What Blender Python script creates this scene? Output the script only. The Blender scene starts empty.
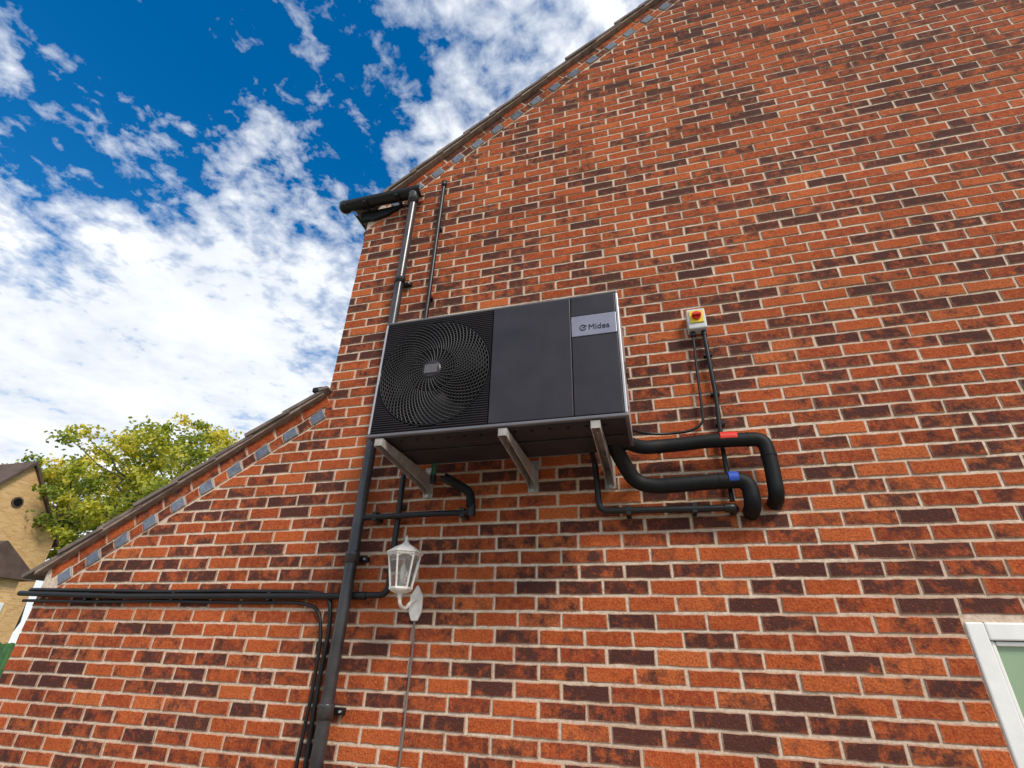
import bpy, math, random
import bmesh
from mathutils import Vector, Matrix
random.seed(7)
H=1.7
sc=bpy.context.scene
# ---------------------------------------------------------------- helpers
def link(o,parent=None):
    sc.collection.objects.link(o)
    if parent: o.parent=parent
    return o
def empty(name):
    o=bpy.data.objects.new(name,None); o.empty_display_size=.1
    return link(o)
def mesh(name,v,f,mat=None,parent=None,smooth=False):
    m=bpy.data.meshes.new(name); m.from_pydata(v,[],f); m.update()
    if mat: m.materials.append(mat)
    if smooth:
        for p in m.polygons: p.use_smooth=True
    return link(bpy.data.objects.new(name,m),parent)
def bev(o,w=.004,s=2):
    b=o.modifiers.new('b','BEVEL'); b.width=w; b.segments=s; b.limit_method='ANGLE'
    return o
def recalc(o):
    bm=bmesh.new(); bm.from_mesh(o.data); bmesh.ops.recalc_face_normals(bm,faces=bm.faces); bm.to_mesh(o.data); bm.free()
def box(name,x0,x1,y0,y1,z0,z1,mat,parent=None,b=0):
    v=[(x,y,z) for x in(x0,x1) for y in(y0,y1) for z in(z0,z1)]
    f=[(0,1,3,2),(4,6,7,5),(0,4,5,1),(2,3,7,6),(0,2,6,4),(1,5,7,3)]
    o=mesh(name,v,f,mat,parent)
    if b: bev(o,b)
    return o
def prism_xz(name,pts,y0,y1,mat,parent=None,b=0):
    n=len(pts); v=[(p[0],y0,p[1]) for p in pts]+[(p[0],y1,p[1]) for p in pts]
    f=[tuple(range(n)),tuple(range(2*n-1,n-1,-1))]+[(i,i+n,(i+1)%n+n,(i+1)%n) for i in range(n)]
    o=mesh(name,v,f,mat,parent); recalc(o)
    if b: bev(o,b)
    return o
def prism_yz(name,pts,x0,x1,mat,parent=None,b=0):
    n=len(pts); v=[(x0,p[0],p[1]) for p in pts]+[(x1,p[0],p[1]) for p in pts]
    f=[tuple(range(n)),tuple(range(2*n-1,n-1,-1))]+[(i,i+n,(i+1)%n+n,(i+1)%n) for i in range(n)]
    o=mesh(name,v,f,mat,parent); recalc(o)
    if b: bev(o,b)
    return o
def fillet(pts,r):
    P=[Vector(p) for p in pts]; out=[P[0]]
    for i in range(1,len(P)-1):
        a,b,c=P[i-1],P[i],P[i+1]
        d1=(a-b);d2=(c-b); rr=min(r,d1.length*.49,d2.length*.49)
        s=b+d1.normalized()*rr; e=b+d2.normalized()*rr
        for k in range(9):
            t=k/8; out.append(s*(1-t)**2+b*2*t*(1-t)+e*t*t)
    out.append(P[-1]); return out
def tube(name,pts,r,mat,parent=None,fr=.05,cyclic=False,res=6):
    P=fillet(pts,fr) if (fr and len(pts)>2) else [Vector(p) for p in pts]
    c=bpy.data.curves.new(name,'CURVE'); c.dimensions='3D'; c.bevel_depth=r; c.bevel_resolution=res; c.use_fill_caps=True
    s=c.splines.new('POLY'); s.points.add(len(P)-1)
    for i,p in enumerate(P): s.points[i].co=(*p,1)
    s.use_cyclic_u=cyclic
    c.materials.append(mat)
    return link(bpy.data.objects.new(name,c),parent)
def multitube(name,paths,r,mat,parent=None,res=2):
    c=bpy.data.curves.new(name,'CURVE'); c.dimensions='3D'; c.bevel_depth=r; c.bevel_resolution=res
    for P,cyc in paths:
        s=c.splines.new('POLY'); s.points.add(len(P)-1)
        for i,p in enumerate(P): s.points[i].co=(*p,1)
        s.use_cyclic_u=cyc
    c.materials.append(mat)
    return link(bpy.data.objects.new(name,c),parent)
def revolve(name,prof,cx,cy,mat,parent=None,n=24,smooth=True,rot=0):
    v=[];f=[]
    for (r,z) in prof:
        for k in range(n):
            a=2*math.pi*k/n+rot; v.append((cx+r*math.cos(a),cy+r*math.sin(a),z))
    for i in range(len(prof)-1):
        for k in range(n):
            f.append((i*n+k,i*n+(k+1)%n,(i+1)*n+(k+1)%n,(i+1)*n+k))
    f.append(tuple(range(n-1,-1,-1))); f.append(tuple((len(prof)-1)*n+k for k in range(n)))
    return mesh(name,v,f,mat,parent,smooth)
# ---------------------------------------------------------------- materials
def newmat(name):
    m=bpy.data.materials.new(name); m.use_nodes=True
    nt=m.node_tree; return m,nt,nt.nodes['Principled BSDF']
def N(nt,t,**k):
    n=nt.nodes.new(t)
    for a,b in k.items(): setattr(n,a,b)
    return n
def mixc(nt,fac,a,b,blend='MIX'):
    m=nt.nodes.new('ShaderNodeMix'); m.data_type='RGBA'; m.blend_type=blend
    for s,val in ((m.inputs[0],fac),(m.inputs[6],a),(m.inputs[7],b)):
        if hasattr(val,'links'): nt.links.new(val,s)
        else:
            if s.type=='RGBA' : s.default_value=(*val,1) if len(val)==3 else val
            else: s.default_value=val
    return m.outputs[2]
def mathn(nt,op,a,b=0,clamp=False):
    m=nt.nodes.new('ShaderNodeMath'); m.operation=op; m.use_clamp=clamp
    for i,val in enumerate((a,b)):
        if hasattr(val,'links'): nt.links.new(val,m.inputs[i])
        else: m.inputs[i].default_value=val
    return m.outputs[0]
def ramp(nt,fac,stops,interp='LINEAR'):
    r=nt.nodes.new('ShaderNodeValToRGB'); r.color_ramp.interpolation=interp
    e=r.color_ramp.elements
    while len(e)<len(stops): e.new(.5)
    for i,(p,c) in enumerate(stops):
        e[i].position=p; e[i].color=(*c,1) if len(c)==3 else c
    nt.links.new(fac,r.inputs[0]); return r.outputs[0]
def noise(nt,vec,scale,detail=4,rough=.55,dist=0):
    n=nt.nodes.new('ShaderNodeTexNoise'); n.inputs['Scale'].default_value=scale; n.inputs['Detail'].default_value=detail
    n.inputs['Roughness'].default_value=rough; n.inputs['Distortion'].default_value=dist
    nt.links.new(vec,n.inputs['Vector']); return n.outputs['Fac']
def coords(nt,scale=(1,1,1)):
    t=nt.nodes.new('ShaderNodeTexCoord'); m=nt.nodes.new('ShaderNodeMapping'); m.inputs['Scale'].default_value=scale
    nt.links.new(t.outputs['Object'],m.inputs['Vector']); return m.outputs[0]
def bump(nt,bsdf,h,strength=.4,dist=.003):
    b=nt.nodes.new('ShaderNodeBump'); b.inputs['Strength'].default_value=strength; b.inputs['Distance'].default_value=dist
    nt.links.new(h,b.inputs['Height']); nt.links.new(b.outputs[0],bsdf.inputs['Normal'])
def simple(name,col,rough=.5,metal=0,var=.15,scale=12,bumpd=0,spec=.4):
    m,nt,b=newmat(name); v=coords(nt)
    n=noise(nt,v,scale,4,.6)
    lo=tuple(c*(1-var) for c in col); hi=tuple(min(1,c*(1+var)) for c in col)
    c=ramp(nt,n,[(.3,lo),(.7,hi)]); nt.links.new(c,b.inputs['Base Color'])
    rr=mathn(nt,'MULTIPLY_ADD',n,.3); nt.nodes[-1].inputs[2].default_value=rough-.15
    nt.links.new(rr,b.inputs['Roughness'])
    b.inputs['Metallic'].default_value=metal
    b.inputs['Specular IOR Level'].default_value=spec
    if bumpd: bump(nt,b,noise(nt,v,scale*15,2),.3,bumpd)
    return m
def brick_mat(name,cols,dark,darkamt,tint,speck,bloom,edge):
    m,nt,b=newmat(name); v=coords(nt)
    at=N(nt,'ShaderNodeAttribute',attribute_name='bk'); sx=N(nt,'ShaderNodeSeparateXYZ'); nt.links.new(at.outputs['Vector'],sx.inputs[0])
    base=ramp(nt,sx.outputs[0],[(i/(len(cols)-1),c) for i,c in enumerate(cols)])
    n1=noise(nt,v,34,3,.65)
    base=mixc(nt,ramp(nt,n1,[(.40,(0,0,0)),(.70,(.7,)*3)]),base,tint)
    n90=noise(nt,v,110,3,.7)
    base2=mixc(nt,ramp(nt,n90,[(.45,(0,0,0)),(.72,(.85,)*3)]),base,speck)
    off=N(nt,'ShaderNodeVectorMath',operation='MULTIPLY_ADD'); nt.links.new(at.outputs['Vector'],off.inputs[0]); off.inputs[1].default_value=(40,40,40); nt.links.new(v,off.inputs[2])
    n2=noise(nt,off.outputs[0],12,3,.74)
    s=mathn(nt,'ADD',n2,mathn(nt,'MULTIPLY',mathn(nt,'SUBTRACT',sx.outputs[1],1-darkamt),.46))
    dm=ramp(nt,s,[(.43,(0,0,0)),(.56,(.42,)*3),(.68,(.92,)*3)])
    c=mixc(nt,dm,base2,dark)
    c=mixc(nt,ramp(nt,n90,[(.25,(.5,)*3),(.38,(0,0,0))]),c,bloom)
    # mortar-stained arrises
    ed=mathn(nt,'MULTIPLY',mathn(nt,'SUBTRACT',sx.outputs[2],1,clamp=True),mathn(nt,'MULTIPLY',n1,1.1),clamp=True)
    c=mixc(nt,ed,c,edge)
    big=ramp(nt,noise(nt,v,.9,2,.6),[(.3,(.78,)*3),(.7,(1.1,)*3)])
    c=mixc(nt,1.0,c,big,'MULTIPLY')
    nt.links.new(c,b.inputs['Base Color']); b.inputs['Roughness'].default_value=.88
    b.inputs['Specular IOR Level'].default_value=.2
    h=mathn(nt,'ADD',n90,mathn(nt,'MULTIPLY',n1,1.2))
    bump(nt,b,h,.9,.005)
    return m
M_brick=brick_mat('brick_red',[(.24,.040,.013),(.42,.075,.019),(.54,.112,.026),(.32,.053,.017),(.46,.088,.022),(.60,.150,.040)],(.060,.025,.022),.50,(.57,.145,.040),(.15,.030,.016),(.54,.31,.19),(.56,.37,.25))
M_blue=brick_mat('brick_blue',[(.15,.18,.24),(.22,.25,.32),(.13,.16,.21)],(.09,.10,.14),.2,(.24,.27,.33),(.10,.10,.13),(.3,.3,.33),(.45,.36,.28))
def mortar_mat():
    m,nt,b=newmat('mortar'); v=coords(nt)
    n=noise(nt,v,60,3,.7)
    c=ramp(nt,n,[(.25,(.42,.30,.21)),(.5,(.64,.50,.38)),(.75,(.76,.65,.53))])
    c=mixc(nt,ramp(nt,noise(nt,v,1.6,3),[(.4,(0,0,0)),(.7,(.55,)*3)]),c,(.46,.29,.19))
    nt.links.new(c,b.inputs['Base Color']); b.inputs['Roughness'].default_value=.95
    bump(nt,b,n,.8,.004); return m
M_mortar=mortar_mat()
M_tile=simple('roof_tile',(.17,.13,.11),.85,var=.4,scale=9,bumpd=.003)
M_tile2=simple('brown_roof_tile',(.10,.065,.05),.85,var=.4,scale=3)
M_undercloak=simple('verge_mortar',(.26,.19,.15),.9,var=.3,scale=20,bumpd=.003)
M_blackpvc=simple('black_pvc',(.012,.0115,.012),.38,var=.3,scale=8,spec=.35)
M_dpipe=simple('grey_black_pvc',(.050,.044,.045),.26,.15,var=.5,scale=5,spec=.55)
M_foam=simple('black_pipe_insulation',(.006,.006,.0065),.6,var=.3,scale=15,bumpd=.002,spec=.25)
M_alu=simple('casing_grey',(.46,.44,.45),.38,.3,var=.15,scale=5)
M_base=simple('base_rail',(.17,.16,.17),.4,.4,var=.15,scale=5)
M_dark=simple('charcoal_panel',(.024,.019,.025),.45,0,var=.22,scale=7)
M_dark2=simple('charcoal_panel_b',(.020,.016,.021),.48,0,var=.22,scale=7)
M_louv=simple('louvre_plastic',(.034,.029,.034),.45,0,var=.2,scale=7)
M_black=simple('fan_black',(.004,.004,.0045),.6,0,var=.1,spec=.2)
M_well=simple('fan_well',(.005,.005,.005),.7,0,var=.1,spec=.1)
M_blade=simple('fan_blade_plastic',(.010,.010,.011),.5,0,var=.1,spec=.25)
M_wire=simple('grille_wire',(.038,.033,.033),.45,0,var=.15)
M_under=simple('base_pan',(.028,.025,.027),.55,.2,var=.4,scale=8)
M_plate=simple('badge_plate',(.26,.25,.30),.4,.5,var=.05)
M_ink=simple('badge_ink',(.02,.02,.03),.5)
M_brkt=simple('bracket_painted_steel',(.38,.34,.31),.5,.15,var=.28,scale=14)
M_white=simple('white_upvc',(.78,.76,.72),.35,var=.05)
M_whitep=simple('white_lantern_paint',(.70,.66,.60),.4,var=.15,scale=25)
M_boxg=simple('switch_box_grey',(.55,.55,.53),.45,var=.05)
M_yel=simple('switch_yellow',(.80,.55,.03),.4,var=.05)
M_red=simple('red_plastic',(.65,.03,.015),.4,var=.05)
M_blueL=simple('blue_label',(.02,.07,.38),.4,var=.05)
M_green=simple('green_valve',(.03,.12,.07),.5)
def glass_mat(name,col,rough,trans=.0):
    m,nt,b=newmat(name); b.inputs['Base Color'].default_value=(*col,1); b.inputs['Roughness'].default_value=rough
    b.inputs['Transmission Weight'].default_value=trans
    v=coords(nt); bump(nt,b,noise(nt,v,60,2),.08,.002)
    return m
M_lglass=glass_mat('lantern_glass',(.85,.86,.84),.08,.9)
M_wglass=glass_mat('obscure_window_glass',(.27,.37,.23),.2,0)
# ---------------------------------------------------------------- house
house=empty('brick_house')
SM=.783; SL=.588
def zmain(x): return 3.556+SM*(x+2.011)
def zlean(x): return 1.64+SL*(x+2.13)
RX=2.2
XL=-4.09; XM=-2.13; XR=6.5
cm=math.cos(math.atan(SM)); cl=math.cos(math.atan(SL))
offm=.225/cm; offl=.225/cl
def clip(poly,a,b,c):
    out=[]
    for i in range(len(poly)):
        p=poly[i];q=poly[(i+1)%len(poly)]
        dp=a*p[0]+b*p[1]-c; dq=a*q[0]+b*q[1]-c
        if dp<=0: out.append(p)
        if (dp<0 and dq>0) or (dp>0 and dq<0):
            t=dp/(dp-dq); out.append((p[0]+t*(q[0]-p[0]),p[1]+t*(q[1]-p[1])))
    return out
BV=[];BF=[];BA=[]
def add_brick(poly,V=None,F=None,A=None,y=0.,j=.0019):
    V=BV if V is None else V;F=BF if F is None else F;A=BA if A is None else A
    n=len(poly)
    if n<3: return
    ar=0
    for i in range(n):
        p=poly[i];q=poly[(i+1)%n]; ar+=p[0]*q[1]-q[0]*p[1]
    if abs(ar)/2<.0006: return
    cx=sum(p[0] for p in poly)/n; cz=sum(p[1] for p in poly)/n
    P=[]
    for i in range(n):
        p=poly[i];q=poly[(i+1)%n]; L=math.hypot(q[0]-p[0],q[1]-p[1]); k=max(1,int(L/.035))
        for s in range(k):
            t=s/k; P.append((p[0]+t*(q[0]-p[0])+random.uniform(-j,j),p[1]+t*(q[1]-p[1])+random.uniform(-j,j)))
    n=len(P); b=len(V)
    y=y+random.uniform(-.0025,.002); tx=random.uniform(-.015,.015); tz=random.uniform(-.03,.03)
    for p in P: V.append((p[0],.03,p[1]))
    for p in P: V.append((p[0],y+.0035,p[1]))
    for p in P:
        d=Vector((cx-p[0],cz-p[1]))
        sx=.004*(1 if d.x>0 else -1) if abs(d.x)>.004 else 0; sz=.004*(1 if d.y>0 else -1) if abs(d.y)>.004 else 0
        V.append((p[0]+sx,y+tx*(p[0]-cx)+tz*(p[1]-cz),p[1]+sz))
    r=(random.random(),random.random(),random.random()*.99); r2=(r[0],r[1],2.0)
    for i in range(n):
        k=(i+1)%n
        F.append((b+i,b+k,b+n+k,b+n+i)); F.append((b+n+i,b+n+k,b+2*n+k,b+2*n+i)); A.extend([r2,r2])
    F.append(tuple(b+2*n+i for i in range(n))); A.append(r)
PW,PH=.225,.075
WX0,WX1,WZ0,WZ1=1.185,2.385,-.878,.172
nc=int((7.2+H)/PH)+1
for c in range(nc):
    z0=-H+c*PH+.0055; z1=z0+PH-.0115
    z0+= .022; z1+=.022
    off=(c%2)*PW/2+random.uniform(-.012,.012)
    x=XL-.0+off-PW
    while x<XR:
        x0=x+.0055; x1=x+PW-.0055+random.uniform(-.003,.002)
        dz=random.uniform(-.0015,.0015)
        poly=[(x0,z0+dz),(x1,z0+dz),(x1,z1+dz),(x0,z1+dz)]
        if z0<1.40:
            poly=clip(poly,-1,0,-XL)
            poly=clip(poly,-SL,1,zlean(0)-offl)
        else:
            left=XM
            if z0>3.12: left=XM-.018*min(3,int((z0-3.12)/.075)+1)
            poly=clip(poly,-1,0,-left)
        if poly: poly=clip(poly,-SM,1,zmain(0)-offm)
        if poly: poly=clip(poly,SM,1,zmain(RX)+SM*RX-offm)
        if poly: poly=clip(poly,1,0,XR)
        if poly and x1>WX0-.01 and x0<WX1+.01 and z1>WZ0 and z0<WZ1-.01:
            if x0<WX0-.02: poly=clip(poly,1,0,WX0-.006)
            elif x1>WX1+.02: poly=clip(poly,-1,0,-(WX1+.006))
            else: poly=None
        if poly: add_brick(poly)
        x+=PW
UV=[];UF=[];UA=[]
def raked(x0,z0,slope,length,p0,p1,L,blue):
    a=math.atan(slope); ux,uz=math.cos(a),math.sin(a); nx,nz=math.sin(a),-math.cos(a)
    s=0;k=0
    while s<length-.02:
        e=min(s+L-.01,length)
        q=[(x0+ux*t+nx*p,z0+uz*t+nz*p) for t,p in((s+.0,p1),(e,p1),(e,p0),(s+.0,p0))]
        if blue and k%2==0: add_brick(q,UV,UF,UA,y=-.006)
        else: add_brick(q)
        s+=L;k+=1
lm=(RX+2.05)/cm
raked(-2.05,zmain(-2.05),SM,lm,.055,.125,.225,False)
raked(-2.02,zmain(-2.02),SM,lm-.05,.138,.210,.112,True)
ll=(XM-(-4.09))/cl
raked(-4.09,zlean(-4.09),SL,ll-.03,.055,.125,.225,False)
raked(-4.04,zlean(-4.04),SL,ll-.09,.138,.210,.112,True)
def brickobj(name,V,F,A,mat):
    o=mesh(name,V,F,mat,house); at=o.data.attributes.new('bk','FLOAT_VECTOR','FACE')
    at.data.foreach_set('vector',[c for a in A for c in a]); return o
for nm,V,F,A,mt in (('gable_wall_bricks',BV,BF,BA,M_brick),('verge_blue_bricks',UV,UF,UA,M_blue)):
    brickobj(nm,V,F,A,mt)
ym=.0055
e=.05
prism_xz('gable_wall_mortar_main_a',[(XM,-H),(WX0,-H),(WX0,zmain(WX0)-e),(XM+.08,zmain(XM+.08)-.09),(XM,3.30)],ym,.30,M_mortar,house)
prism_xz('gable_wall_mortar_lean',[(XL,-H),(XM,-H),(XM,zlean(XM)-e),(XL,zlean(XL)-e)],ym,.30,M_mortar,house)
prism_xz('gable_wall_mortar_head',[(WX0,WZ1),(WX1,WZ1),(WX1,zmain(2*RX-WX1)-e),(RX,zmain(RX)-e),(WX0,zmain(WX0)-e)],ym,.30,M_mortar,house)
prism_xz('gable_wall_mortar_sill',[(WX0,-H),(WX1,-H),(WX1,WZ0),(WX0,WZ0)],ym,.30,M_mortar,house)
prism_xz('gable_wall_mortar_right',[(WX1,-H),(XR,-H),(XR,zmain(2*RX-XR)-e),(WX1,zmain(2*RX-WX1)-e)],ym,.30,M_mortar,house)
def flatbrick(name,c1,c2,cm_,ms):
    m,nt,b=newmat(name); t=N(nt,'ShaderNodeTexCoord'); sx=N(nt,'ShaderNodeSeparateXYZ'); nt.links.new(t.outputs['Object'],sx.inputs[0])
    cb=N(nt,'ShaderNodeCombineXYZ'); nt.links.new(mathn(nt,'ADD',sx.outputs[0],sx.outputs[1]),cb.inputs[0]); nt.links.new(sx.outputs[2],cb.inputs[1])
    br=N(nt,'ShaderNodeTexBrick'); nt.links.new(cb.outputs[0],br.inputs[0]); br.inputs['Scale'].default_value=1; br.inputs['Brick Width'].default_value=.225; br.inputs['Row Height'].default_value=.075; br.inputs['Mortar Size'].default_value=ms
    br.inputs['Color1'].default_value=(*c1,1); br.inputs['Color2'].default_value=(*c2,1); br.inputs['Mortar'].default_value=(*cm_,1)
    nt.links.new(br.outputs[0],b.inputs['Base Color']); b.inputs['Roughness'].default_value=.9; return m
M_side=flatbrick('side_brickwork',(.45,.10,.03),(.28,.05,.02),(.5,.38,.28),.006)
box('side_wall_left',XM+.004,XM+.28,.302,9,-H,3.33,M_side,house)
box('side_wall_lean',XL+.004,XL+.28,.302,6,-H,.30,M_side,house)
box('side_wall_right',XR-.28,XR-.004,.302,9,-H,3.35,M_side,house)
box('rear_wall',XM+.29,XR-.29,8.7,8.95,-H,3.33,M_side,house)
# roofs
def roofslab(name,x0,z0,slope,length,ya,yb,mir=1):
    a=math.atan(slope); ux,uz=math.cos(a)*mir,math.sin(a); nx,nz=-math.sin(a)*mir,math.cos(a)
    V=[];F=[]
    s=0;k=0;L=.30
    while s<length:
        e=min(s+L+.05,length+.03)
        p=[(s,.006),(e,-.012),(e,.012),(s,.036)]
        pts=[(x0+ux*t+nx*(q-.03),z0+uz*t+nz*(q-.03)) for t,q in p]
        yj=random.uniform(-.010,.010)
        b=len(V)
        for (px,pz) in pts: V.append((px,ya+yj,pz))
        for (px,pz) in pts: V.append((px,yb,pz))
        F+= [(b,b+1,b+2,b+3),(b+7,b+6,b+5,b+4)]+[(b+i,b+4+i,b+4+(i+1)%4,b+(i+1)%4) for i in range(4)]
        s+=L;k+=1
    o=mesh(name,V,F,M_tile,house); recalc(o)
    return bev(o,.004)
xs=-2.24
roofslab('main_roof_tiles',xs,zmain(xs),SM,(RX-xs)/cm,-.055,9.1)
roofslab('main_roof_tiles_rear',2*RX-xs,zmain(xs),SM,(RX-xs)/cm,-.055,9.1,-1)
xs2=-4.25
roofslab('lean_roof_tiles',xs2,zlean(xs2),SL,(XM-xs2)/cl-.02,-.055,6.1)
def under(name,x0,x1,zf,slope,p0,p1,y0,y1):
    c=1/math.cos(math.atan(slope))
    prism_xz(name,[(x0,zf(x0)-p1*c),(x1,zf(x1)-p1*c),(x1,zf(x1)-p0*c),(x0,zf(x0)-p0*c)],y0,y1,M_undercloak,house)
under('main_verge_undercloak',-2.06,RX,zmain,SM,.031,.052,-.042,.30)
under('lean_verge_undercloak',-4.14,XM-.01,zlean,SL,.031,.052,-.042,.30)
tube('ridge_tiles',[(RX,-.06,zmain(RX)+.02),(RX,9.1,zmain(RX)+.02)],.11,M_tile,house)
box('lean_abutment_flashing',XM-.10,XM-.004,-.058,6,zlean(XM)-.050,zlean(XM)-.012,M_blackpvc,house,.01)
# window
win=house
box('window_frame_left',WX0,WX0+.065,-.006,.07,WZ0,WZ1,M_white,win,.006)
box('window_frame_head',WX0+.066,WX1-.066,-.006,.07,WZ1-.065,WZ1,M_white,win,.006)
box('window_frame_right',WX1-.065,WX1,-.006,.07,WZ0,WZ1,M_white,win,.006)
box('window_frame_sill',WX0-.03,WX1+.03,-.05,.07,WZ0-.04,WZ0-.002,M_white,win,.006)
box('window_bead_left',WX0+.067,WX0+.085,.008,.05,WZ0+.001,WZ1-.067,M_white,win,.006)
box('window_bead_head',WX0+.087,WX1-.068,.008,.05,WZ1-.085,WZ1-.068,M_white,win,.006)
box('window_glass',WX0+.08,WX1-.067,.026,.04,WZ0+.001,WZ1-.08,M_wglass,win)
def gutter(name,p0,p1,r,parent):
    p0=Vector(p0);p1=Vector(p1); d=(p1-p0).normalized(); s=Vector((0,0,1)).cross(d)
    V=[];F=[];n=14
    for P in(p0,p1):
        for rr in(r,r-.006):
            for k in range(n+1):
                a=math.pi+math.pi*k/n
                V.append(tuple(P+s*rr*math.cos(a)+Vector((0,0,rr*math.sin(a)))))
    m=n+1
    for k in range(n):
        F+=[(k,k+1,2*m+k+1,2*m+k),(m+k,3*m+k,3*m+k+1,m+k+1),(k,m+k,m+k+1,k+1),(2*m+k,2*m+k+1,3*m+k+1,3*m+k)]
    F+=[(0,2*m,3*m,m),(n,m+n,3*m+n,2*m+n)]
    return mesh(name,V,F,M_blackpvc,parent)
gutter('eaves_gutter_return',(-2.33,-.085,3.43),(-1.60,-.085,3.43),.058,house)
revolve('gutter_corner',[(.02,3.362),(.045,3.375),(.058,3.40),(.060,3.435)],-2.32,-.085,M_blackpvc,house,20)
gutter('eaves_gutter_front',(-2.245,.0,3.43),(-2.245,9,3.43),.050,house)
box('eaves_soffit_box',-2.20,XM-.06,-.03,9,3.38,3.43,M_blackpvc,house,.004)
prism_xz('eaves_end_closer',[(-2.19,3.29),(-2.05,3.27),(-1.93,3.30),(-1.80,3.376),(-2.19,3.376)],-.028,.02,M_blackpvc,house,.003)
for xx in(-2.1,-1.8): box('gutter_bracket',xx-.012,xx+.012,-.15,-.031,3.355,3.370,M_blackpvc,house,.002)
# ---------------------------------------------------------------- downpipe and small pipes
dp=empty('rainwater_downpipe')
tube('pipe',[(-1.665,-.075,3.36),(-1.665,-.075,-H)],.034,M_dpipe,dp)
revolve('gutter_outlet',[(.045,3.30),(.045,3.36),(.052,3.38),(.052,3.43)],-1.665,-.08,M_dpipe,dp)
for z in(2.47,.46,-.27,-1.3):
    revolve('socket',[(.040,z-.03),(.041,z+.03),(.040,z+.035)],-1.665,-.075,M_dpipe,dp)
    box('clip',-1.735,-1.595,-.03,-.001,z-.016,z+.016,M_blackpvc,dp,.004)
    for xx in(-1.72,-1.61): tube('clip_screw',[(xx,-.04,z),(xx,-.028,z)],.006,M_alu,dp,0)
sv=empty('waste_pipe')
tube('pipe',[(-1.42,-.045,3.50),(-1.43,-.045,.27),(-1.72,-.03,.265),(-3.3,-.03,.262),(-4.20,-.035,.28)],.0165,M_blackpvc,sv,.05)
revolve('pipe_cap',[(.02,3.46),(.024,3.49),(.024,3.52),(.01,3.53)],-1.42,-.045,M_blackpvc,sv)
for z in(3.0,2.3,.75,.45): box('clip',-1.447,-1.403,-.04,-.001,z-.012,z+.012,M_blackpvc,sv,.003)
for xx in(-2.2,-2.9,-3.6): box('clip',xx-.012,xx+.012,-.036,-.001,.24,.286,M_blackpvc,sv,.003)
for xx in(-1.60,): tube('coupling',[(xx-.04,-.038,.266),(xx+.04,-.038,.266)],.021,M_blackpvc,sv,0)
cb=empty('electric_cable')
tube('cable',[(-4.24,.6,.31),(-4.18,-.02,.305),(-3.4,-.016,.296),(-3.0,-.016,.290),(-2.5,-.016,.294),(-1.95,-.016,.288),(-1.80,-.018,.27),(-1.765,-.02,.12),(-1.772,-.018,-.2),(-1.76,-.018,-.5),(-1.78,-.018,-H)],.0115,M_blackpvc,cb,.07)
tube('cable_b',[(-4.16,-.02,.236),(-3.5,-.018,.231),(-3.0,-.018,.237),(-2.4,-.018,.230),(-1.98,-.018,.232),(-1.85,-.02,.20),(-1.805,-.02,.05),(-1.80,-.018,-.2),(-1.812,-.018,-.5),(-1.83,-.018,-H)],.0095,M_blackpvc,cb,.07)
cd=empty('condensate_pipe')
tube('pipe',[(-1.64,-.075,.685),(-1.2,-.075,.69),(-.965,-.075,.69),(-.965,-.075,.80),(-1.06,-.11,.84),(-1.14,-.16,.87)],.0165,M_blackpvc,cd,.05)
tube('pipe_insulation',[(-.975,-.077,.72),(-.975,-.08,.80),(-1.06,-.11,.85),(-1.12,-.15,.88)],.025,M_foam,cd,.05)
tube('trap_connector',[(-1.16,-.2,.95),(-1.165,-.19,.86)],.014,M_green,cd,0)
tube('trap_body',[(-1.165,-.19,.875),(-1.165,-.19,.83)],.018,M_blackpvc,cd,0)
for xx in(-1.56,-1.02): box('clip',xx-.014,xx+.014,-.09,-.001,.664,.716,M_blackpvc,cd,.003)
tube('elbow',[(-.965,-.075,.67),(-.965,-.075,.73)],.021,M_blackpvc,cd,0)
# ---------------------------------------------------------------- heat pump
hp=empty('heat_pump_unit')
X0,X1,Z0,Z1=-1.355,-.060,.945,1.650; YF,YB=-.615,-.185
t=.014
box('casing_top',X0,X1,YF,YB,Z1-t,Z1,M_base,hp,.006)
box('casing_left',X0,X0+t,YF,YB,Z0+.018,Z1-t-.001,M_alu,hp,.004)
box('casing_right',X1-t,X1,YF,YB,Z0+.018,Z1-t-.001,M_alu,hp,.004)
box('base_frame',X0-.002,X1+.002,YF-.004,YB+.004,Z0,Z0+.0165,M_base,hp,.004)
box('base_pan',X0+.015,X1-.015,YF+.02,YB-.02,Z0-.006,Z0-.0005,M_under,hp)
box('base_rib',X0+.03,X1-.03,YF+.19,YF+.22,Z0-.013,Z0-.0065,M_under,hp,.003)
box('rear_panel',X0+t+.001,X1-t-.001,YB-.012,YB,Z0+.03,Z1-t-.002,M_under,hp)
box('bulkhead',-.735,-.725,YF+.02,YB-.014,Z0+.031,Z1-t-.003,M_black,hp)
for i in range(14):
    xx=X0+.08+i*.085
    revolve('pan_hole',[(.008,Z0-.0085),(.008,Z0-.0062)],xx,YF+.06,M_black,hp,12)
box('side_handle',X1-.001,X1+.006,YF+.16,YF+.28,1.25,1.32,M_under,hp,.004)
for z in(1.0,1.58): tube('side_screw',[(X1-.001,YF+.03,z),(X1+.003,YF+.03,z)],.006,M_under,hp,0)
yf=YF
zb=Z0+.019
box('front_panel_middle',-.712,-.302,yf-.004,yf+.012,zb,Z1-t-.003,M_dark,hp,.003)
box('front_panel_right_top',-.298,X1-t-.002,yf-.004,yf+.012,1.516,Z1-t-.003,M_dark2,hp,.003)
box('front_badge_plate',-.298,X1-t-.002,yf-.007,yf+.012,1.392,1.514,M_plate,hp,.003)
box('front_panel_right_bottom',-.298,X1-t-.002,yf-.004,yf+.012,zb,1.39,M_dark2,hp,.003)
FX,FZ,FR=-1.028,1.290,.305
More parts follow.
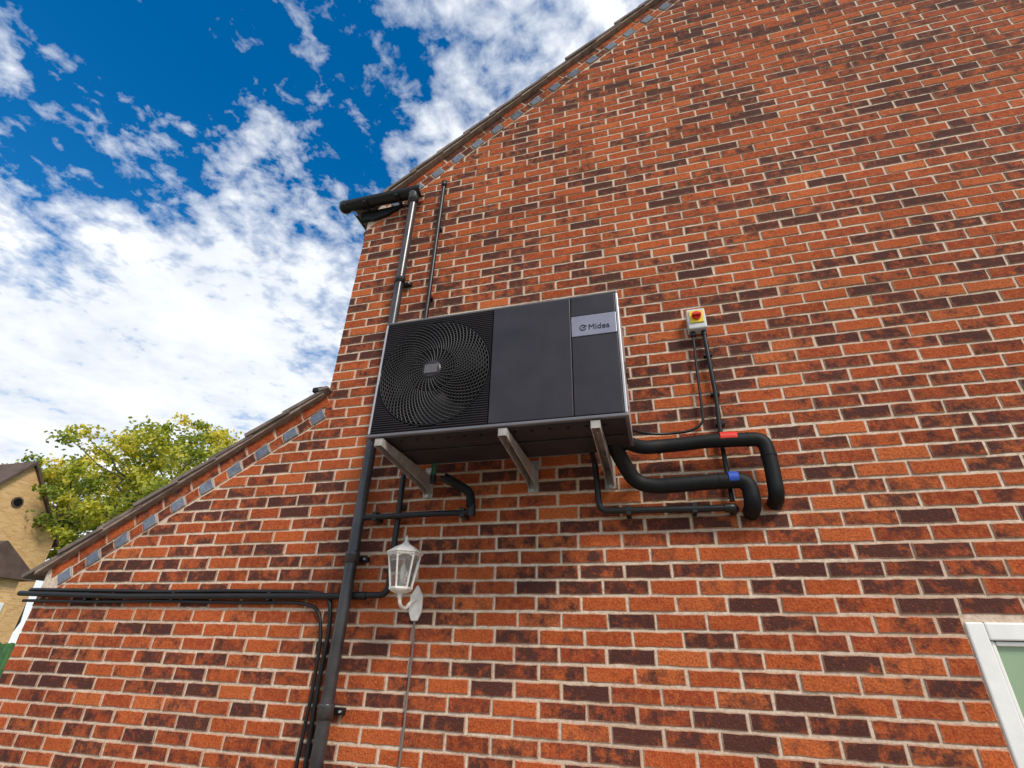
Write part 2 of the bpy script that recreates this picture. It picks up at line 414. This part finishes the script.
fx0,fx1,fz0,fz1=X0+t+.002,-.716,zb,Z1-t-.003
angs=sorted([2*math.pi*k/96 for k in range(96)]+[math.atan2(z-FZ,x-FX)%(2*math.pi) for x in(fx0,fx1) for z in(fz0,fz1)])
V=[];F=[]
for a in angs:
    c,s=math.cos(a),math.sin(a)
    ts=[]
    if c>1e-9: ts.append((fx1-FX)/c)
    if c<-1e-9: ts.append((fx0-FX)/c)
    if s>1e-9: ts.append((fz1-FZ)/s)
    if s<-1e-9: ts.append((fz0-FZ)/s)
    T=min(ts)
    V+= [(FX+c*T,yf+.004,FZ+s*T),(FX+c*FR,yf+.004,FZ+s*FR),(FX+c*(FR-.008),yf+.012,FZ+s*(FR-.008)),(FX+c*(FR-.012),yf+.14,FZ+s*(FR-.012))]
n=len(angs)
for i in range(n):
    k=(i+1)%n
    for j in range(3): F.append((4*i+j,4*i+j+1,4*k+j+1,4*k+j))
F.append(tuple(4*i+3 for i in range(n)))
mesh('fan_shroud',V,F,M_well,hp)
V=[];F=[]
z=fz0+.008
while z<fz1-.004:
    segs=[(fx0,fx1)]
    d=FR+.004
    if abs(z-FZ)<d:
        w=math.sqrt(d*d-(z-FZ)**2); segs=[(fx0,FX-w),(FX+w,fx1)]
    for a,b in segs:
        if b-a<.004: continue
        k=len(V); V+=[(a,yf+.0035,z-.0052),(b,yf+.0035,z-.0052),(b,yf-.005,z-.001),(a,yf-.005,z-.001),(a,yf-.005,z+.0012),(b,yf-.005,z+.0012),(b,yf+.0035,z+.0052),(a,yf+.0035,z+.0052)]
        F+=[(k,k+1,k+2,k+3),(k+3,k+2,k+5,k+4),(k+4,k+5,k+6,k+7)]
    z+=.0125
mesh('grille_louvres',V,F,M_louv,hp)
paths=[]
for i in range(21):
    r=.052+i*(FR-.054)/20
    dome=.020*(1-(r/FR)**2)
    paths.append(([(FX+r*math.cos(a),yf-.004-dome,FZ+r*math.sin(a)) for a in [2*math.pi*k/72 for k in range(72)]],True))
multitube('grille_rings',paths,.0016,M_wire,hp,1)
paths=[]
for i in range(64):
    a0=2*math.pi*i/64; P=[]
    r0=.048 if i%2==0 else .13
    for k in range(15):
        r=r0+(FR-.002-r0)*k/14; u=(r-.048)/(FR-.05); a=a0+.9*u**1.1
        dome=.020*(1-(r/FR)**2)
        P.append((FX+r*math.cos(a),yf-.007-dome,FZ+r*math.sin(a)))
    paths.append((P,False))
multitube('grille_spokes',paths,.0026,M_wire,hp,1)
V=[];F=[];n=32
for r,y in((.0,-.034),(.044,-.034),(.052,-.028),(.052,-.016)):
    for k in range(n):
        a=2*math.pi*k/n; V.append((FX+r*math.cos(a),yf+y,FZ+r*math.sin(a)))
for i in range(3):
    for k in range(n): F.append((i*n+k,i*n+(k+1)%n,(i+1)*n+(k+1)%n,(i+1)*n+k))
mesh('grille_hub',V,F,M_dark,hp)
box('hub_badge',FX-.036,FX+.036,yf-.038,yf-.0345,FZ-.026,FZ+.026,simple('hub_badge_grey',(.11,.10,.10),.5),hp,.002)
V=[];F=[]
for bl in range(3):
    a0=2*math.pi*bl/3+.4; nr,na=8,10; b=len(V)
    for i in range(nr+1):
        r=.05+(FR-.03-.05)*i/nr; w=.75+.55*(i/nr)
        for j in range(na+1):
            a=a0+w*(j/na-.5)+.35*(i/nr); V.append((FX+r*math.cos(a),yf+.075+.055*(j/na-.5)*(1+.3*i/nr),FZ+r*math.sin(a)))
    for i in range(nr):
        for j in range(na):
            k=b+i*(na+1)+j; F.append((k,k+1,k+na+2,k+na+1))
mesh('fan_blades',V,F,M_blade,hp,True)
tube('fan_hub',[(FX,yf+.04,FZ),(FX,yf+.12,FZ)],.06,M_blade,hp,0)
tc=bpy.data.curves.new('badge_lettering','FONT'); tc.body='Midea'; tc.size=.044; tc.extrude=.0008; tc.align_x='LEFT'; tc.materials.append(M_ink)
to=link(bpy.data.objects.new('badge_lettering',tc),hp); to.rotation_euler=(math.pi/2,0,0); to.location=(-.215,yf-.0085,1.425)
rp=[(-.240+.015*math.cos(a),yf-.0085,1.440+.015*math.sin(a)) for a in [.4+ (2*math.pi-.8)*k/30 for k in range(31)]]
multitube('badge_swirl',[(rp,False),([(-.243,yf-.0085,1.438),(-.23,yf-.0085,1.443),(-.222,yf-.0085,1.452)],False)],.0022,M_ink,hp,1)
box('evaporator_coil',X0+.03,-.75,YB-.05,YB-.014,Z0+.04,Z1-.03,M_under,hp)
def bracket(xc):
    y1=-.63
    w=.021
    zt=Z0-.016
    box('bracket_arm_top',xc-w,xc+w,y1,-.008,zt-.003,zt,M_brkt,hp)
    for sx in(-1,1):
        xa=xc+sx*w; xb=xa-sx*.003
        prism_yz('bracket_arm_flange',[(y1,zt-.0035),(-.006,zt-.0035),(-.006,zt-.105),(-.10,zt-.085),(y1,zt-.038)],min(xa,xb),max(xa,xb),M_brkt,hp)
    box('bracket_arm_end',xc-w+.0035,xc+w-.0035,y1,y1+.003,zt-.036,zt-.004,M_brkt,hp)
    box('bracket_wall_plate',xc-.030,xc+.030,-.0065,-.001,zt-.125,zt+.06,M_brkt,hp,.001)
    for z in(zt-.115,zt+.035): tube('bracket_bolt',[(xc,-.016,z),(xc,-.005,z)],.009,M_alu,hp,0)
    for y in(YF+.07,YB-.05):
        tube('rubber_foot',[(xc,y,zt+.0005),(xc,y,zt+.0095)],.018,M_black,hp,0)
        tube('foot_bolt',[(xc,y,zt-.025),(xc,y,zt-.004)],.006,M_alu,hp,0)
for xc in(-1.275,-.635,-.205): bracket(xc)
# ---------------------------------------------------------------- insulated pipes
ip=empty('insulated_pipe')
tube('insulation',[(-.10,-.24,.97),(-.02,-.16,.965),(.06,-.11,.985),(.20,-.10,.992),(.30,-.10,1.0),(.44,-.103,.994),(.575,-.10,.99),(.582,-.10,.85),(.576,-.10,.70),(.58,0,.69)],.036,M_foam,ip,.05)
tube('label',[(.37,-.107,1.006),(.45,-.107,1.002)],.0325,M_red,ip,0)
tube('elbow_seam_a',[(.495,-.10,.993),(.503,-.10,.9925)],.0385,M_foam,ip,0)
tube('elbow_seam_b',[(.58,-.10,.905),(.58,-.10,.897)],.0385,M_foam,ip,0)
tube('elbow_seam_c',[(.06,-.112,.983),(.068,-.11,.984)],.0385,M_foam,ip,0)
ip2=empty('insulated_pipe')
tube('insulation',[(-.16,-.28,.97),(-.13,-.18,.90),(-.07,-.11,.80),(.02,-.10,.775),(.15,-.103,.778),(.30,-.10,.785),(.465,-.10,.785),(.465,-.10,.66),(.465,0,.65)],.039,M_foam,ip2,.06)
tube('label',[(.375,-.107,.792),(.42,-.107,.792)],.0355,M_blueL,ip2,0)
for xx in(.08,.20,.33): tube('elbow_seam',[(xx,-.10,.779+(xx-.08)*.03),(xx+.006,-.10,.779+(xx-.08)*.03)],.0415,M_foam,ip2,0)
dr=empty('drain_pipe')
tube('pipe',[(-.275,-.2,.95),(-.275,-.075,.93),(-.265,-.07,.67),(.0,-.07,.665),(.37,-.07,.66)],.0165,M_blackpvc,dr,.05)
tube('elbow',[(.34,-.07,.66),(.385,-.07,.66),(.385,-.02,.66),(.385,0,.66)],.022,M_blackpvc,dr,.03)
for xx in(-.12,.2): box('clip',xx-.012,xx+.012,-.085,-.001,.64,.69,M_blackpvc,dr,.003)
# ---------------------------------------------------------------- isolator
iso=empty('isolator_switch')
bx0,bx1,bz0,bz1=.315,.420,1.715,1.855
box('enclosure',bx0,bx1,-.075,-.001,bz0,bz1,M_boxg,iso,.008)
box('escutcheon',bx0+.014,bx1-.014,-.082,-.0755,bz0+.038,bz1-.018,M_yel,iso,.002)
tube('rotary_base',[((bx0+bx1)/2,-.083,bz0+.082),((bx0+bx1)/2,-.094,bz0+.082)],.027,M_red,iso,0)
box('rotary_handle',(bx0+bx1)/2-.026,(bx0+bx1)/2+.026,-.112,-.0945,bz0+.074,bz0+.090,M_red,iso,.004)
for xx in(bx0+.022,bx1-.022):
    tube('gland',[(xx,-.035,bz0-.03),(xx,-.035,bz0+.001)],.015,M_blackpvc,iso,0)
co=empty('electrical_conduit')
tube('conduit',[(bx1-.022,-.035,bz0-.02),(bx1-.020,-.035,1.3),(.385,-.035,1.0),(.385,-.035,.70)],.012,M_blackpvc,co,.02)
fpts=fillet([(bx0+.022,-.035,bz0-.02),(.325,-.035,1.45),(.315,-.035,1.13),(.24,-.04,1.085),(.10,-.05,1.075),(-.01,-.10,1.07),(-.07,-.19,1.06)],.06)
tube('flexible_conduit',fpts,.0075,M_blackpvc,co,0)
for z in(1.55,1.3,1.12):
    box('saddle',bx1-.045,bx1+.002,-.04,-.001,z-.006,z+.006,M_blackpvc,co,.002)
# ---------------------------------------------------------------- lantern
la=empty('wall_lantern')
lx,ly=-1.275,-.20
def hexr(name,prof,mat,sm=False): return revolve(name,prof,lx,ly,mat,la,6,sm,math.pi/6)
hexr('roof',[(.092,.452),(.097,.457),(.090,.463),(.052,.488),(.022,.503),(.016,.510)],M_whitep)
revolve('finial',[(.010,.509),(.014,.515),(.006,.521),(.010,.529),(.002,.548)],lx,ly,M_whitep,la,12)
hexr('glass',[(.050,.290),(.078,.450)],M_lglass)
for k in range(6):
    a=math.pi/6+k*math.pi/3; a2=a+math.pi/3
    tube('cage_bar',[(lx+.053*math.cos(a),ly+.053*math.sin(a),.286),(lx+.083*math.cos(a),ly+.083*math.sin(a),.455)],.0050,M_whitep,la,0)
    P0=Vector((lx+.080*math.cos(a),ly+.080*math.sin(a),.432)); P1=Vector((lx+.080*math.cos(a2),ly+.080*math.sin(a2),.432))
    tube('cage_arch',[P0.lerp(P1,i/8)+Vector((0,0,.014*math.sin(math.pi*i/8))) for i in range(9)],.003,M_whitep,la,0,res=3)
hexr('cage_base',[(.030,.262),(.052,.272),(.060,.280),(.060,.290)],M_whitep)
hexr('cage_rim',[(.086,.443),(.090,.448),(.090,.4515)],M_whitep)
revolve('base_knob',[(.006,.235),(.014,.243),(.010,.252),(.022,.263)],lx,ly,M_whitep,la,12)
revolve('candle_bulb',[(.014,.29),(.014,.34),(.017,.36),(.012,.39),(.003,.41)],lx,ly,M_whitep,la,12)
tube('scroll_arm',[(lx,ly,.245),(lx,ly+.01,.21),(lx,ly+.07,.19),(lx+.004,-.07,.235),(lx+.005,-.012,.25)],.009,M_whitep,la,.05)
prism_xz('wall_plate',[(lx-.012,.145),(lx+.022,.145),(lx+.042,.19),(lx+.040,.27),(lx+.005,.325),(lx-.030,.27),(lx-.032,.19)],-.022,-.001,M_whitep,la,.006)
tube('supply_cable',[(lx+.006,-.012,.15),(lx+.014,-.010,0),(lx+.009,-.010,-.2),(lx+.012,-.010,-.35),(lx+.003,-.010,-.6),(lx+.005,-.010,-H)],.006,simple('cable_grey',(.16,.12,.11),.5),la,.1)
# ---------------------------------------------------------------- neighbour house: gable end facing across the gap
M_nb=flatbrick('buff_brickwork',(.72,.44,.17),(.56,.30,.10),(.62,.48,.32),.008)
nb=empty('neighbour_house')
nx=-24.0; ry,rz=10.85,6.35; ea,eb,ez=8.9,12.8,3.7
prism_yz('gable_wall',[(ea,-H),(eb,-H),(eb,ez),(ry,rz-.12),(ea,ez)],nx-9,nx,M_nb,nb)
prism_yz('roof_front_slope',[(ry,rz-.1),(ry,rz+.06),(ea-.25,ez-.24),(ea-.25,ez-.38)],nx-9.2,nx+.14,M_tile2,nb)
prism_yz('roof_rear_slope',[(ry+.002,rz-.1),(eb+.15,ez-.28),(eb+.15,ez-.14),(ry+.002,rz+.06)],nx-9.2,nx+.14,M_tile2,nb)
tube('gable_vent',[(nx-.05,ry+.05,4.75),(nx+.04,ry+.05,4.75)],.20,M_tile2,nb,0,res=12)
tube('gable_vent_louvre',[(nx-.05,ry+.05,4.75),(nx+.06,ry+.05,4.75)],.14,M_black,nb,0,res=12)
box('window_frame',nx-.02,nx+.04,ry-.5,ry+.5,.9,2.1,M_white,nb,.01)
box('window_pane',nx+.041,nx+.05,ry-.42,ry+.42,.98,2.02,M_black,nb)
ga=empty('garage')
box('walls',-21,-18.8,7.2,9.0,-H,1.75,M_nb,ga)
prism_yz('roof',[(6.9,1.70),(8.1,2.6),(9.3,1.70),(9.3,1.60),(6.9,1.60)],-21.2,-18.6,M_tile2,ga)
box('garage_door',-18.795,-18.74,7.35,8.85,-H,.95,M_white,ga,.02)
fe=empty('garden_fence')
M_fence=simple('fence_green_paint',(.06,.15,.05),.8,var=.4,scale=6)
x=-14
while x<-6.2:
    box('paling',x,x+.08,4.4,4.42,-H+.05,-.05+random.uniform(-.02,.02),M_fence,fe); x+=.11
box('rail',-14,-6.2,4.421,4.46,-.45,-.38,M_fence,fe); box('rail',-14,-6.2,4.421,4.46,-1.4,-1.33,M_fence,fe)
# ---------------------------------------------------------------- trees
def leafmat():
    m,nt,b=newmat('autumn_leaves')
    at=N(nt,'ShaderNodeAttribute',attribute_name='bk'); sx=N(nt,'ShaderNodeSeparateXYZ'); nt.links.new(at.outputs['Vector'],sx.inputs[0])
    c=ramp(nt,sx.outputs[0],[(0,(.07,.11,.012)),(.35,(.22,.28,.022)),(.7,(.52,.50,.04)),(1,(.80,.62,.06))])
    nt.links.new(c,b.inputs['Base Color']); b.inputs['Roughness'].default_value=.6
    tr=N(nt,'ShaderNodeBsdfTranslucent'); nt.links.new(c,tr.inputs[0]); mx=N(nt,'ShaderNodeMixShader'); mx.inputs[0].default_value=.45
    nt.links.new(b.outputs[0],mx.inputs[1]); nt.links.new(tr.outputs[0],mx.inputs[2]); nt.links.new(mx.outputs[0],nt.nodes['Material Output'].inputs[0])
    return m
M_leaf=leafmat(); M_bark=simple('bark',(.10,.08,.06),.9,var=.4,scale=8,bumpd=.01)
def tree(cx,cy,top,rad,seed,nclump=110,per=130):
    rs=random.Random(seed); T=empty('tree')
    base=Vector((cx,cy,-H)); cz=top-rad*.95
    def limb(a,b,r0,r1,nm):
        c=bpy.data.curves.new(nm,'CURVE'); c.dimensions='3D'; c.bevel_depth=1; c.bevel_resolution=3
        s=c.splines.new('POLY'); n=8; s.points.add(n-1)
        for i in range(n):
            t=i/(n-1); p=a.lerp(b,t)+Vector((rs.uniform(-1,1),rs.uniform(-1,1),rs.uniform(-.3,.3)))*.08*(b-a).length*math.sin(math.pi*t)
            s.points[i].co=(*p,1); s.points[i].radius=r0*(1-t)+r1*t
        c.materials.append(M_bark); link(bpy.data.objects.new(nm,c),T)
    fork=Vector((cx,cy,cz-rad*.75)); limb(base,fork,.25,.17,'trunk'); limb(fork,Vector((cx+.3,cy,top-1.2)),.17,.03,'leader')
    V=[];F=[];A=[]
    for i in range(nclump):
        while True:
            d=Vector((rs.uniform(-1,1),rs.uniform(-1,1),rs.uniform(-1,1)))
            if .3<d.length<1: break
        wob=1+.14*math.sin(5*math.atan2(d.y,d.x)+seed)+.10*math.sin(7*d.z+seed)
        p=Vector((cx,cy,cz))+Vector((d.x*rad*wob,d.y*rad*wob,d.z*rad*(.9 if d.z>0 else 1.0)))
        if i%4==0: limb(fork.lerp(Vector((cx,cy,cz)),rs.random()),p,.06,.012,'branch')
        sg=rs.uniform(.16,.34)*rad/3.5; tone=rs.random()
        for k in range(per):
            q=p+Vector((rs.gauss(0,sg),rs.gauss(0,sg),rs.gauss(0,sg*.6)))
            L=rs.uniform(.07,.12); u=Vector((rs.gauss(0,1),rs.gauss(0,1),rs.gauss(0,1))).normalized(); w=u.orthogonal().normalized()
            b=len(V); V+=[tuple(q-u*L),tuple(q+w*L*.6),tuple(q+u*L),tuple(q-w*L*.6)]; F.append((b,b+1,b+2,b+3))
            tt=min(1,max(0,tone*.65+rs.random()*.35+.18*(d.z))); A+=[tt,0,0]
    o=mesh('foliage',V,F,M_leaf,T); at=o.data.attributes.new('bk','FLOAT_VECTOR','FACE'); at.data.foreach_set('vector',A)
tree(-29.6,16.0,9.5,3.2,3,130,110)
tree(-21.8,15.5,10.1,4.1,11,190,110)
# ---------------------------------------------------------------- ground
def groundmat(name,c1,c2,sc1):
    m,nt,b=newmat(name); v=coords(nt)
    c=ramp(nt,noise(nt,v,sc1,4,.7),[(.3,c1),(.7,c2)]); nt.links.new(c,b.inputs['Base Color']); b.inputs['Roughness'].default_value=.9
    return m
mesh('ground',[(-300,-300,-H),(300,-300,-H),(300,300,-H),(-300,300,-H)],[(0,1,2,3)],groundmat('grass_ground',(.04,.07,.02),(.08,.11,.03),3))
mesh('driveway',[(-12,-7,-H+.004),(9,-7,-H+.004),(9,-.02,-H+.004),(-12,-.02,-H+.004)],[(0,1,2,3)],groundmat('driveway_paving',(.26,.22,.18),(.38,.33,.28),8))
for o in bpy.data.objects:
    if o.parent is None: o.location.z+=H
# ---------------------------------------------------------------- camera
th=math.radians(28.5);ps=math.radians(16.2);r=0.0315
Fv=Vector((-math.sin(ps)*math.cos(th),math.cos(ps)*math.cos(th),math.sin(th)))
Rv=Vector((math.cos(ps),math.sin(ps),0)); Uv=Rv.cross(Fv)
Xc=(Rv+r*Uv).normalized(); Yc=(Uv-r*Rv).normalized(); Zc=-Fv
cam=bpy.data.cameras.new('camera'); co_=link(bpy.data.objects.new('camera',cam))
mw=Matrix(((Xc.x,Yc.x,Zc.x,0),(Xc.y,Yc.y,Zc.y,-2.68),(Xc.z,Yc.z,Zc.z,H),(0,0,0,1)))
co_.matrix_world=mw
cam.sensor_width=36; cam.lens=500/1024*36; cam.clip_end=1000; cam.clip_start=.05
sc.camera=co_
# ---------------------------------------------------------------- light
el=math.radians(44); az=math.radians(45)
sd=Vector((math.sin(az)*math.cos(el),-math.cos(az)*math.cos(el),math.sin(el)))
sun=bpy.data.lights.new('sun','SUN'); sun.energy=3.2; sun.angle=math.radians(16); sun.color=(1,.93,.82)
so=link(bpy.data.objects.new('sun',sun)); so.rotation_euler=sd.to_track_quat('Z','Y').to_euler()
w=bpy.data.worlds.new('World'); sc.world=w; w.use_nodes=True; nt=w.node_tree
bg=nt.nodes['Background']; bg.inputs[1].default_value=.12
sk=N(nt,'ShaderNodeTexSky'); sk.sky_type='NISHITA'; sk.sun_disc=False; sk.sun_elevation=el
sk.sun_rotation=math.atan2(sd.x,sd.y); sk.air_density=1.0; sk.ozone_density=2.0; sk.dust_density=.3
hs=N(nt,'ShaderNodeHueSaturation'); hs.inputs['Saturation'].default_value=1.45; hs.inputs['Value'].default_value=1.45; nt.links.new(sk.outputs[0],hs.inputs['Color'])
tc=N(nt,'ShaderNodeTexCoord'); sx=N(nt,'ShaderNodeSeparateXYZ'); nt.links.new(tc.outputs['Generated'],sx.inputs[0])
zz=mathn(nt,'MAXIMUM',mathn(nt,'ADD',sx.outputs[2],.10),.03)
cbx=N(nt,'ShaderNodeCombineXYZ'); nt.links.new(mathn(nt,'DIVIDE',sx.outputs[0],zz),cbx.inputs[0]); nt.links.new(mathn(nt,'DIVIDE',sx.outputs[1],zz),cbx.inputs[1])
P=cbx.outputs[0]
mid=noise(nt,P,3.6,4,.6,.1); fine=noise(nt,P,18,4,.62,.2)
s=mathn(nt,'ADD',mathn(nt,'MULTIPLY',mid,1.35),mathn(nt,'MULTIPLY',fine,.85))
def lobe(d,c0,amt):
    dt=N(nt,'ShaderNodeVectorMath',operation='DOT_PRODUCT'); nt.links.new(tc.outputs['Generated'],dt.inputs[0]); dt.inputs[1].default_value=Vector(d).normalized()
    return mathn(nt,'MULTIPLY',mathn(nt,'MULTIPLY',mathn(nt,'SUBTRACT',dt.outputs['Value'],c0),1/(1-c0),clamp=True),amt)
s=mathn(nt,'SUBTRACT',s,lobe((-.53,.345,.774),.96,.36))
s=mathn(nt,'SUBTRACT',s,lobe((-.77,.22,.60),.965,.36))
s=mathn(nt,'ADD',s,lobe((-.80,.44,.34),.88,.30))
mask=ramp(nt,mathn(nt,'MULTIPLY',s,.5),[(.43,(0,0,0)),(.50,(.42,)*3),(.62,(1,1,1))])
shade=ramp(nt,mid,[(.32,(6.2,6.8,7.7)),(.60,(8.5,8.75,9.1))])
c=mixc(nt,mask,hs.outputs[0],shade)
nt.links.new(c,bg.inputs[0])
sc.view_settings.view_transform='Standard'; sc.view_settings.look='None'; sc.view_settings.exposure=0; sc.view_settings.gamma=1
